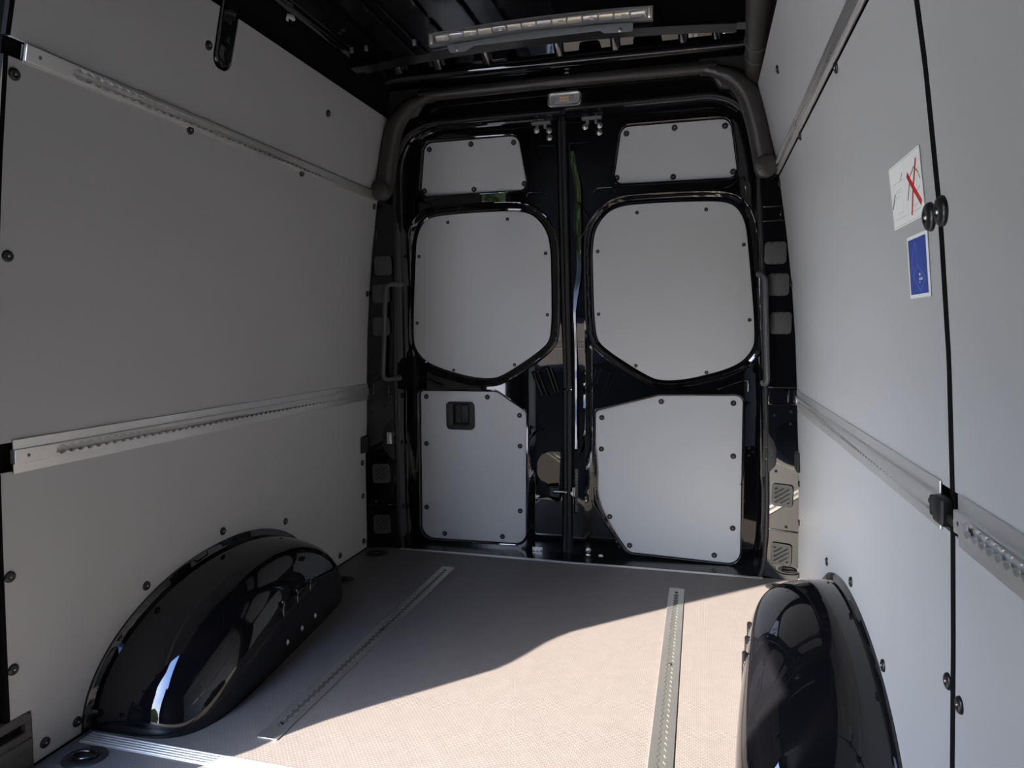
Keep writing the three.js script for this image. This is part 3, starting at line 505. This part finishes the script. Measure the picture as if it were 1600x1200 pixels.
function flangeGeo(side) { // flat lip against the lining
  const ring = (k, X) => { const r = []; for (let i = 0; i <= 90; i++) { const a = Math.PI * i / 90, c = Math.cos(a), s = Math.sin(a), p = 2 / 2.05, zz = Math.sign(c) * Math.pow(Math.abs(c), p) * ((c > 0 ? 0.525 : 0.455) + k), yy = Math.pow(s, p) * (0.296 + k); r.push(V(side * (0.886 - X - (0.886 - W(yy)) * 0.9), Math.max(0.001, yy), 1.22 + zz)); } return r; };
  return loft([ring(0.020, 0.0), ring(0.020, 0.006), ring(0.016, 0.009), ring(-0.004, 0.009), ring(-0.010, 0.014), ring(-0.012, 0.06)], false);
}
function wheelArch(side, label) {
  const t = thing('wheel_arch', label, 'wheel arch', 'wheel arches'), A = archSurface(), p = [], nn = [];
  for (let i = 0; i < A.pos.length; i += 3) { p.push(side * (0.880 - A.pos[i]), A.pos[i + 1], A.pos[i + 2]); nn.push(-side * A.nor[i], A.nor[i + 1], A.nor[i + 2]); }
  const idx = A.idx.slice(); if (side < 0) for (let i = 0; i < idx.length; i += 3) [idx[i + 1], idx[i + 2]] = [idx[i + 2], idx[i + 1]];
  const g = new THREE.BufferGeometry(); g.setAttribute('position', new THREE.Float32BufferAttribute(p, 3)); g.setAttribute('normal', new THREE.Float32BufferAttribute(nn, 3)); g.setIndex(idx);
  part('shell', g, M.paint, t);
  part('flange', soft(flangeGeo(side), 0.8), M.paint, t);
  const xin = (z) => side * (0.880 - 0.272 - 0.125 * (z - 1.485));
  for (const z of [1.30, 1.205, 1.11]) { const b = part('bolt', boltGeo, M.steel, t); b.position.set(xin(z) - side * 0.0, 0.045, z); b.rotation.y = -side * Math.PI / 2; b.scale.setScalar(0.7); }
  for (const z of [1.31, 1.22, 1.13]) part('rib', soft(new THREE.CapsuleGeometry(0.006, 0.085, 6, 12)).translate(xin(z) + side * 0.0045, 0.125, z), M.paint, t);
  return t;
}
wheelArch(-1, 'glossy black wheel arch against the left lining, in the shade');
wheelArch(1, 'glossy black wheel arch on the right, beside the sunlit floor');

// ------------------------------------------------------------------ lashing rails
function trackHole(u0, u1, pitch, r, h, vc = 0) {
  const pts = [], n = Math.floor((u1 - u0) / pitch), dx = Math.sqrt(r * r - h * h), a0 = Math.atan2(h, dx), top = [], bot = [];
  for (let k = 0; k < n; k++) { const c = u0 + pitch * (k + 0.5); for (let i = 0; i <= 6; i++) { const a = Math.PI - a0 - (Math.PI - 2 * a0) * i / 6; top.push([c + r * Math.cos(a), r * Math.sin(a)]); } }
  bot.push(...top.map(([u, v]) => [u, -v]).reverse());
  pts.push([u0 - pitch * 0.1, h], ...top, [u1, h], [u1, -h], ...bot, [u0 - pitch * 0.1, -h]);
  return pts.map(([u, v]) => new THREE.Vector2(u, v + vc));
}
const rect = (u0, u1, v0, v1, r = 0.0008) => fillet([[u0, v0], [u1, v0], [u1, v1], [u0, v1]], r, 2);
function rail(o) { // o: side, y, z0, z1, wide
  const L = o.z1 - o.z0, t = thing(o.name ?? 'lashing_rail', o.label, 'rail', 'lashing rails along the side walls'), c = new THREE.Group();
  const s = o.side, ua = -L / 2, ub = L / 2, e0 = o.solid ?? 0.07, lead = s < 0 ? [0.035, e0] : [0.035, e0];
  const h0 = s < 0 ? ua + lead[1] : ua + lead[0], h1 = s < 0 ? ub - lead[0] : ub - lead[1];
  const hole = trackHole(h0, h1, 0.0244, 0.0105, 0.0055);
  const parts = [];
  if (o.wide) {
    parts.push(['flange', slab(rect(ua, ub, -0.036, 0.036), 0.003, 0.0006, [rect(ua + 0.01, ub - 0.01, -0.0135, 0.0135)], 1), M.alu, 0.004]);
    parts.push(['track', slab(rect(ua, ub, -0.0155, 0.0155), 0.008, 0.0012, [hole], 2), M.alu, 0.010]);
  } else {
    parts.push(['track', slab(rect(ua, ub, -0.0165, 0.0165), 0.008, 0.0012, [hole], 2), M.alu, 0.010]);
    parts.push(['ledge', slab(rect(ua, ub, -0.0215, -0.0165), 0.005, 0.001, [], 1), M.alu, 0.004]);
  }
  parts.push(['channel', at(new THREE.BoxGeometry(L - 0.002, 0.029, 0.002), 0, 0, 0), M.trough, -0.004]);
  const m = wallFrame(s, o.y, (o.z0 + o.z1) / 2, 0);
  for (const [n, g, mt, w] of parts) { const p = part(n, soft(g, 0.2), mt, t); p.position.z = w; }
  for (const u of [s < 0 ? ua + 0.03 : ub - 0.03, s < 0 ? ub - 0.018 : ua + 0.018]) { const b = part('screw', boltGeo, M.screw, t); b.position.set(u, 0, 0.008); b.scale.setScalar(0.45); }
  t.applyMatrix4(m); return t;
}
rail({ side: -1, y: 1.503, z0: 0.345, z1: 1.908, label: 'narrow silver lashing rail high on the left wall', solid: 0.11 });
rail({ side: -1, y: 0.691, z0: 0.303, z1: 1.911, wide: true, label: 'wide silver lashing rail with flanges along the middle of the left wall', solid: 0.10 });
rail({ side: 1, y: 1.514, z0: 0.336, z1: 1.93, label: 'narrow silver lashing rail high on the right wall', solid: 0.05 });
rail({ side: 1, y: 0.691, z0: 0.335, z1: 1.902, wide: true, label: 'long wide silver lashing rail on the right wall, between rear pillar and panel gap', solid: 0.03 });
rail({ side: 1, y: 0.688, z0: 1.975, z1: 3.25, wide: true, label: 'short wide silver lashing rail on the right wall, in front of the panel gap' });
{ // black end cap that closes the long right rail beside the panel gap
  const e = thing('rail_end_cap', 'black plastic cap closing the rail end beside the vertical panel gap', 'end cap');
  part('shell', soft(box(0.042, 0.040, 0.018, 0.006, 3)), M.plastic, e).position.set(0, 0, 0.008);
  part('lip', at(box(0.012, 0.03, 0.012, 0.003), -0.022, 0.002, 0.012), M.plastic, e); part('tongue', at(box(0.03, 0.012, 0.008, 0.002), 0.03, -0.006, 0.006), M.plastic, e);
  e.applyMatrix4(wallFrame(1, 0.690, 1.928, 0));
}
function floorRail(x, z0, z1, label) {
  const t = thing('floor_rail', label, 'rail', 'rails set in the floor'), L = z1 - z0, g = [];
  part('flange', soft(slab(rect(-L / 2, L / 2, -0.027, 0.027, 0.004), 0.004, 0.0006, [trackHole(-L / 2 + 0.06, L / 2 - 0.05, 0.0244, 0.0095, 0.005)], 1), 0.5), M.floorRail, t).position.z = 0.003;
  part('channel', new THREE.BoxGeometry(L - 0.01, 0.024, 0.002), M.floorTrough, t).position.z = 0.0005;
  for (const u of [-L / 2 + 0.045, 0.0, L / 2 - 0.06]) { const b = part('screw', boltGeo, M.rubber, t); b.position.set(u, 0, 0.0025); b.scale.setScalar(0.55); }
  t.applyMatrix4(new THREE.Matrix4().makeBasis(V(0, 0, 1), V(1, 0, 0), V(0, 1, 0)).setPosition(x, 0.0005, (z0 + z1) / 2));
}
floorRail(-0.444, 0.455, 1.675, 'perforated metal floor rail lying in the shade, near the left wheel arch');
floorRail(0.450, 0.470, 1.675, 'perforated metal floor rail lying in the sunlight, near the right wheel arch');

// recessed lashing rings in the floor
const ringThing = (x, z, r, label) => {
  const t = thing('lashing_ring', label, 'lashing ring', 'lashing rings in the floor edge');
  const pan = new THREE.LatheGeometry([[0.0001, 0.0012], [0.028, 0.0012], [0.034, 0.003], [0.040, 0.0045], [0.046, 0.003], [0.049, 0.0002]].map((p) => new THREE.Vector2(...p)), 36);
  part('pan', pan, M.plastic, t);
  part('ring', tube([[-0.024, 0.006, 0], [-0.018, 0.006, 0.014], [0.010, 0.006, 0.016], [0.026, 0.006, 0.006], [0.026, 0.006, -0.006], [0.010, 0.006, -0.016], [-0.018, 0.006, -0.014]], 0.0035, 60, 8, true), M.paint, t);
  t.position.set(x, 0, z); t.rotation.y = r; t.scale.set(1.0, 1, 0.85);
};
ringThing(-0.805, 0.366, 0.4, 'black recessed lashing ring in the rear left floor corner');
ringThing(-0.790, 0.690, 0.2, 'black recessed lashing ring behind the left wheel arch');
ringThing(-0.798, 1.838, 0.3, 'black recessed lashing ring in front of the left wheel arch');
ringThing(0.812, 0.366, -0.4, 'black recessed lashing ring in the rear right floor corner');

// ------------------------------------------------------------------ pillar fittings
function coverCap(s, x, y, label) {
  const t = thing('cover_cap', label, 'cover cap', s < 0 ? 'cover caps on the left rear pillar' : 'cover caps on the right rear pillar'), a = fillet([[-0.037, -0.040], [0.037, -0.040], [0.037, 0.040], [-0.037, 0.040]], 0.014);
  part('plate', soft(slab(a, 0.005, 0.0018)), M.cap, t);
  for (const [u, v] of [[-0.012, 0.0365], [0.012, 0.0365], [-0.012, -0.0365], [0.012, -0.0365]]) part('tab', at(box(0.010, 0.0035, 0.002, 0.0008), u, v, 0.0005), M.rubber, t);
  t.position.set(s * x, y, zFrame(x, y) + 0.006); t.rotation.set(0.065, s * -0.12, 0);
}
const lev = ['top', 'middle', 'lowest'];
[[0.757, 1.221], [0.772, 1.107], [0.778, 0.970]].forEach(([x, y], i) => coverCap(-1, x + 0.003, y, lev[i] + ' dark square cover cap behind the left pillar grab handle'));
[[0.776, 1.221], [0.788, 1.108], [0.800, 0.970]].forEach(([x, y], i) => coverCap(1, x, y, lev[i] + ' grey square cover cap beside the right pillar grab handle'));
function ventGrille(s, x, y, label) {
  const t = thing('vent_grille', label, 'vent', 'vent grilles low on the rear pillars'), a = fillet([[-0.037, -0.042], [0.037, -0.042], [0.037, 0.042], [-0.037, 0.042]], 0.012), holes = [];
  for (let k = -2.5; k <= 2.5; k++) { // slots rising to the right, cut to the square field
    const d = k * 0.0135, half = 0.026, pts = [], w = 0.0028;
    const seg = []; for (let q = -40; q <= 40; q++) { const u = q / 40 * 0.05, px = u * 0.78 + d * 0.62, py = u * 0.62 - d * 0.78; if (Math.abs(px) < half && Math.abs(py) < half + 0.003) seg.push([px, py]); }
    if (seg.length < 6) continue; const [p, q] = [seg[0], seg[seg.length - 1]];
    for (const [c, sg] of [[p, 1], [q, 1], [q, -1], [p, -1]]) pts.push([c[0] - 0.62 * w * sg, c[1] + 0.78 * w * sg]);
    holes.push(fillet(pts, 0.0022, 3));
  }
  part('grille', soft(slab(a, 0.006, 0.0008, holes, 1), 0.5), M.cap, t);
  part('backing', at(new THREE.BoxGeometry(0.066, 0.076, 0.002), 0, 0, -0.006), M.rubber, t);
  t.position.set(s * x, y, zFrame(x, y) + 0.009); t.rotation.set(0.065, s * -0.29, 0);
}
ventGrille(-1, 0.808, 0.334, 'upper slotted vent grille low on the left rear pillar');
ventGrille(-1, 0.815, 0.106, 'lower slotted vent grille, near the floor on the left rear pillar');
ventGrille(1, 0.822, 0.330, 'upper slotted vent grille low on the sunlit right rear pillar');
ventGrille(1, 0.824, 0.102, 'lower slotted vent grille, near the floor on the right rear pillar');
function grab(s, pts, label) {
  const t = thing('grab_handle', label, 'grab handle', 'grab handles beside the rear doors');
  part('bar', soft(pipe(pts, 0.0095, 0.03), 1), M.handle, t);
  for (const p of [pts[0], pts[pts.length - 1]]) part('foot', at(new THREE.SphereGeometry(0.0125, 16, 12), ...p), M.handle, t);
}
const hz = (x, y, d = 0) => [x, y, zFrame(x, y) + d];
grab(-1, [hz(-0.692, 1.145, 0.008), hz(-0.748, 1.145, 0.028), hz(-0.778, 0.742, 0.028), hz(-0.716, 0.752, 0.008)], 'slim grey grab handle on the left rear pillar');
grab(1, [hz(0.724, 1.147, 0.008), hz(0.742, 1.140, 0.03), hz(0.760, 0.742, 0.03), hz(0.748, 0.750, 0.008)], 'slim grey grab handle on the right rear pillar');

// ------------------------------------------------------------------ cable duct round the top of the rear frame
{
  const t = thing('cable_duct', 'matt black plastic cable duct running over the rear doors and down both pillars', 'cable duct');
  const zb = 0.395;
  part('bar', soft(pipe([[-0.56, 1.872, zb], [0, 1.876, zb], [0.56, 1.872, zb]], 0.022, 0.05, 16), 1), M.duct, t);
  for (const s of [-1, 1]) {
    part('pillar_cover', soft(taper(tube([[s * 0.50, 1.874, 0.396], [s * 0.56, 1.855, 0.398], [s * 0.615, 1.828, 0.398], [s * 0.664, 1.775, 0.396], [s * 0.695, 1.69, 0.39], [s * 0.717, 1.60, 0.38], [s * 0.733, 1.515, 0.374]], 1, 60, 18), [[s * 0.50, 1.874, 0.396], [s * 0.56, 1.855, 0.398], [s * 0.615, 1.828, 0.398], [s * 0.664, 1.775, 0.396], [s * 0.695, 1.69, 0.39], [s * 0.717, 1.60, 0.38], [s * 0.733, 1.515, 0.374]], 60, 18, (u) => 0.018 + 0.019 * THREE.MathUtils.smoothstep(u, 0.0, 0.42)), 1), M.duct, t);
    part('shoulder', soft(slab(fillet([[s * 0.50, 1.905], [s * 0.50, 1.848], [s * 0.545, 1.846], [s * 0.575, 1.80], [s * 0.64, 1.785], [s * 0.70, 1.74], [s * 0.735, 1.80], [s * 0.70, 1.905]], 0.012), 0.025, 0.008), 0.7).translate(0, 0, 0.400), M.duct, t);
    part('end_cap', soft(new THREE.LatheGeometry([[0.0001, 0.020], [0.031, 0.020], [0.037, 0.016], [0.0395, 0.010], [0.0395, -0.02]].map((p) => new THREE.Vector2(...p)), 36).rotateX(Math.PI / 2 + 0.1), 0.6).translate(s * 0.734, 1.516, 0.400), M.duct, t);
  }
}
{
  const t = thing('roof_duct', 'thick matt black duct running forward along the right roof edge', 'cable duct');
  part('pipe', soft(tube([[0.697, 1.835, 0.385], [0.690, 1.845, 0.50], [0.676, 1.858, 0.75], [0.660, 1.868, 1.10], [0.655, 1.87, 1.7]], 0.038, 60, 18), 1), M.duct, t);
  for (const [x, y, z] of [[0.697, 1.838, 0.40], [0.688, 1.848, 0.55], [0.682, 1.853, 0.65]]) part('collar', new THREE.TorusGeometry(0.038, 0.004, 10, 30).translate(x, y, z), M.duct, t);
}

// ------------------------------------------------------------------ lamps (both switched off)
{
  const t = thing('roof_lamp', 'long strip lamp with clear lens and cream diodes, under the roof', 'lamp');
  const arch = (x) => 0.010 * (1 - (x / 0.36) ** 2), bend = (g) => warp(g, (v) => { v.y += arch(v.x); });
  const inner = [[-0.335, -0.011], [0.335, -0.011], [0.335, 0.011], [-0.335, 0.011]];
  const longer = (w, h, r) => { const p = []; for (let i = 0; i <= 24; i++) p.push([-w + 2 * w * i / 24, -h]); for (let i = 0; i <= 24; i++) p.push([w - 2 * w * i / 24, h]); return p.map((q) => new THREE.Vector2(...q)); };
  part('housing', soft(bend(slab(longer(0.360, 0.0195), 0.030, 0.0015, [longer(0.342, 0.0125)])), 0.5), M.lampRim, t);
  part('back', bend(at(new THREE.BoxGeometry(0.69, 0.026, 0.003, 24, 1, 1), 0, 0, -0.022)), M.silver, t);
  part('lens', bend(new THREE.BoxGeometry(0.69, 0.026, 0.0025, 24, 1, 1).translate(0, 0, -0.003)), M.clear, t);
  for (let k = 0; k < 14; k++) { const x = -0.315 + k * 0.0485; part('reflector', box(0.044, 0.024, 0.010, 0.002).rotateX(0.75).translate(x, arch(x), -0.013), k % 3 === 1 ? M.silver : M.cream, t); if (k % 2 === 0) part('diode', at(box(0.014, 0.012, 0.006, 0.002), x + 0.004, arch(x), -0.007), M.cream, t); }
  for (const s of [-1, 1]) part('end_piece', soft(box(0.016, 0.034, 0.026, 0.006, 3).translate(s * 0.351, 0, -0.012)), M.cream, t);
  part('bracket', soft(bend(slab(fillet([[-0.30, -0.026], [-0.285, -0.052], [-0.235, -0.054], [-0.205, -0.041], [0.20, -0.041], [0.215, -0.050], [0.30, -0.050], [0.302, -0.024], [0.0, -0.022]], 0.006, 3), 0.004, 0.001)), 0.5), M.bracket, t).position.z = 0.002;
  for (const x of [-0.262, 0.262]) { const b = part('bolt', boltGeo, M.steel, t); b.position.set(x, -0.040, 0.003); b.scale.setScalar(0.5); }
  t.position.set(0.010, 1.8965, 0.828); t.rotation.x = 0.10;
}
{
  const t = thing('entry_lamp', 'small rounded interior lamp with clear lens on the header above the doors', 'lamp');
  const o = fillet([[-0.064, -0.027], [0.064, -0.027], [0.064, 0.027], [-0.064, 0.027]], 0.018);
  part('rim', soft(slab(o, 0.016, 0.002, [offset(o, -0.008)])), M.silver, t);
  part('base', at(slab(offset(o, -0.006), 0.003), 0, 0, -0.011), M.silver, t);
  part('lens', soft(slab(offset(o, -0.007), 0.003, 0.001)), M.clear, t);
  part('reflector', at(box(0.078, 0.024, 0.006, 0.003), 0, 0, -0.010), M.lampRim, t);
  for (let k = 0; k < 4; k++) for (const v of [-0.005, 0.005]) part('diode', at(box(0.007, 0.007, 0.004, 0.001), -0.015 + k * 0.009, v, -0.0065), M.amber, t);
  t.position.set(0.015, 1.815, zFrame(0, 1.815) + 0.014); t.rotation.x = 0.065;
}

// ------------------------------------------------------------------ stickers on the right wall
function sticker(name, label, y0, y1, z0, z1, draw) {
  const w = 512, h = Math.round(512 * (y1 - y0) / (z1 - z0)), cv = document.createElement('canvas'); cv.width = w; cv.height = h; draw(cv.getContext('2d'), w, h);
  const tx = new THREE.CanvasTexture(cv); tx.colorSpace = THREE.SRGBColorSpace;
  const t = thing(name, label, 'sticker');
  part('sheet', new THREE.BoxGeometry(z1 - z0, y1 - y0, 0.0006), std({ name: name + '_sheet', color: new THREE.Color(0.75, 0.75, 0.72), roughness: 0.5 }), t);
  part('print', new THREE.PlaneGeometry(z1 - z0, y1 - y0).translate(0, 0, 0.0005), std({ name: name + '_print', map: tx, roughness: 0.45 }), t);
  t.applyMatrix4(wallFrame(1, (y0 + y1) / 2, (z0 + z1) / 2, 0.0012));
}
sticker('instruction_sticker', 'white instruction sticker with line drawings and a red cross, beside the panel gap', 1.110, 1.211, 1.721, 1.887, (c, w, h) => {
  c.fillStyle = '#f4f4ee'; c.fillRect(0, 0, w, h); c.strokeStyle = '#bcbcb6'; c.lineWidth = 2; c.strokeRect(6, 8, w - 12, h - 16);
  c.beginPath(); c.moveTo(w * 0.50, 12); c.lineTo(w * 0.50, h - 12); c.stroke();
  c.lineWidth = 1.5; c.strokeStyle = '#a9a9a4';
  for (const [a, b] of [[0.10, 0.46], [0.56, 0.94]]) { c.beginPath(); c.moveTo(w * a, h * 0.86); c.lineTo(w * b, h * 0.86); c.moveTo(w * a, h * 0.30); c.lineTo(w * b, h * 0.30); c.stroke(); c.strokeRect(w * (a + 0.08), h * 0.42, w * 0.2, h * 0.36); }
  const band = (pts, col, lw) => { c.strokeStyle = col; c.lineWidth = lw; c.lineCap = 'butt'; c.beginPath(); pts.forEach(([x, y], i) => (i ? c.lineTo(x * w, y * h) : c.moveTo(x * w, y * h))); c.stroke(); };
  band([[0.03, 0.66], [0.15, 0.45]], '#6f6f6d', 16); band([[0.37, 0.30], [0.43, 0.20]], '#8a8a88', 10);
  for (let i = 0; i < 3; i++) for (let j = 0; j < 2; j++) { c.fillStyle = '#b2b2ac'; c.fillRect(w * (0.2 + 0.05 * i), h * (0.44 + 0.07 * j), 8, 8); }
  band([[0.54, 0.66], [0.66, 0.36]], '#5b605c', 12); band([[0.66, 0.34], [0.80, 0.24], [0.90, 0.34], [0.95, 0.46]], '#5f6a66', 8);
  band([[0.80, 0.62], [0.92, 0.55]], '#7fb7c4', 4);
  c.lineCap = 'round'; const R = '#cf1d26'; band([[0.58, 0.28], [0.72, 0.50], [0.93, 0.80]], R, 30); band([[0.88, 0.14], [0.74, 0.50], [0.62, 0.90]], R, 20);
});
sticker('blue_sticker', 'blue sticker with white edges and a pale line drawing, below the instruction sticker', 0.994, 1.090, 1.786, 1.888, (c, w, h) => {
  c.fillStyle = '#f2f3ee'; c.fillRect(0, 0, w, h); c.fillStyle = '#2f4a9e'; c.fillRect(w * 0.05, h * 0.055, w * 0.86, h * 0.885);
  c.strokeStyle = '#7f9be0'; c.lineWidth = 5; c.lineJoin = 'round';
  const ln = (p) => { c.beginPath(); p.forEach(([x, y], i) => (i ? c.lineTo(x * w, y * h) : c.moveTo(x * w, y * h))); c.stroke(); };
  ln([[0.24, 0.66], [0.46, 0.48], [0.80, 0.70], [0.54, 0.90], [0.24, 0.66], [0.20, 0.36], [0.38, 0.14], [0.44, 0.22], [0.46, 0.48]]);
  c.beginPath(); c.arc(w * 0.39, h * 0.13, 9, 0, 7); c.stroke(); c.lineWidth = 3; ln([[0.36, 0.76], [0.52, 0.87]]);
  c.fillStyle = '#dfe4f4';
  for (const [y, n, s] of [[0.615, 2, 18], [0.685, 4, 18], [0.745, 2, 10]]) for (let i = 0; i < n; i++) c.fillRect(w * 0.50 + i * s * 1.25, h * y, s, s * 1.1);
});

// ------------------------------------------------------------------ trees across the yard, mirrored in the black paint
const barkM = std({ name: 'bark', color: new THREE.Color(0.10, 0.08, 0.06), roughness: 0.9 });
const leafMs = [[0.20, 0.20, 0.045], [0.34, 0.28, 0.06], [0.13, 0.15, 0.04], [0.40, 0.26, 0.07]].map((c, i) => std({ name: 'leaf_' + i, color: new THREE.Color(...c), roughness: 0.7, side: THREE.DoubleSide }));
function tree(x, z, h, k, label) {
  const t = thing('tree', label, 'tree', 'trees across the yard'), y0 = -0.7;
  const br = [tube([[0, 0, 0], [0.1, h * 0.3, 0.05], [-0.05, h * 0.6, -0.05], [0.05, h * 0.92, 0]], h * 0.022, 16, 8)];
  const lp = [], lq = new THREE.PlaneGeometry(0.30, 0.20), mats = [];
  for (let i = 0; i < 16; i++) { const a = i * 2.4, y = h * (0.3 + 0.6 * i / 16), L = h * 0.26 * (1.1 - i / 20); br.push(tube([[0, y, 0], [Math.cos(a) * L * 0.5, y + L * 0.25, Math.sin(a) * L * 0.5], [Math.cos(a) * L, y + L * 0.5, Math.sin(a) * L]], h * 0.007, 6, 5)); }
  part('trunk', br.map(plain), barkM, t);
  const n = 2200, im = new THREE.InstancedMesh(lq, leafMs[k], n), d = new THREE.Object3D(); im.name = 'foliage'; im.userData.kind = 'stuff'; im.castShadow = im.receiveShadow = true;
  for (let i = 0; i < n; i++) { const a = rnd() * 6.283, yy = 0.06 + 0.96 * rnd(), R = h * 0.30 * Math.sqrt(rnd()) * Math.sin(Math.PI * Math.min(1, 0.12 + 0.88 * yy)) ** 0.6; d.position.set(Math.cos(a) * R, h * yy, Math.sin(a) * R); d.rotation.set(rnd() * 3, rnd() * 6, rnd() * 3); d.scale.setScalar(0.6 + rnd()); d.updateMatrix(); im.setMatrixAt(i, d.matrix); }
  t.add(im); t.position.set(x, y0, z);
}
[[-9.8, 3.9, 6.2, 0, 'green tree outside, straight across from the sliding door'], [-10.6, 6.8, 5.6, 1, 'yellowing tree outside, just ahead of the sliding door'], [-9.6, 1.2, 6.6, 2, 'dark green tree outside, just behind the sliding door'], [-10.4, -1.8, 6.0, 3, 'orange autumn tree outside, farthest behind the sliding door'], [-4.4, 13.8, 4.6, 2, 'dark green tree outside, nearest the line of the van'], [-5.9, 14.6, 4.2, 0, 'green tree outside, second from the line of the van'], [-7.6, 14.2, 4.8, 1, 'yellowing tree outside, third from the line of the van'], [-9.6, 13.6, 4.4, 2, 'dark green tree outside, fourth from the line of the van']].forEach((a) => tree(...a));

renderer.render(scene, camera);
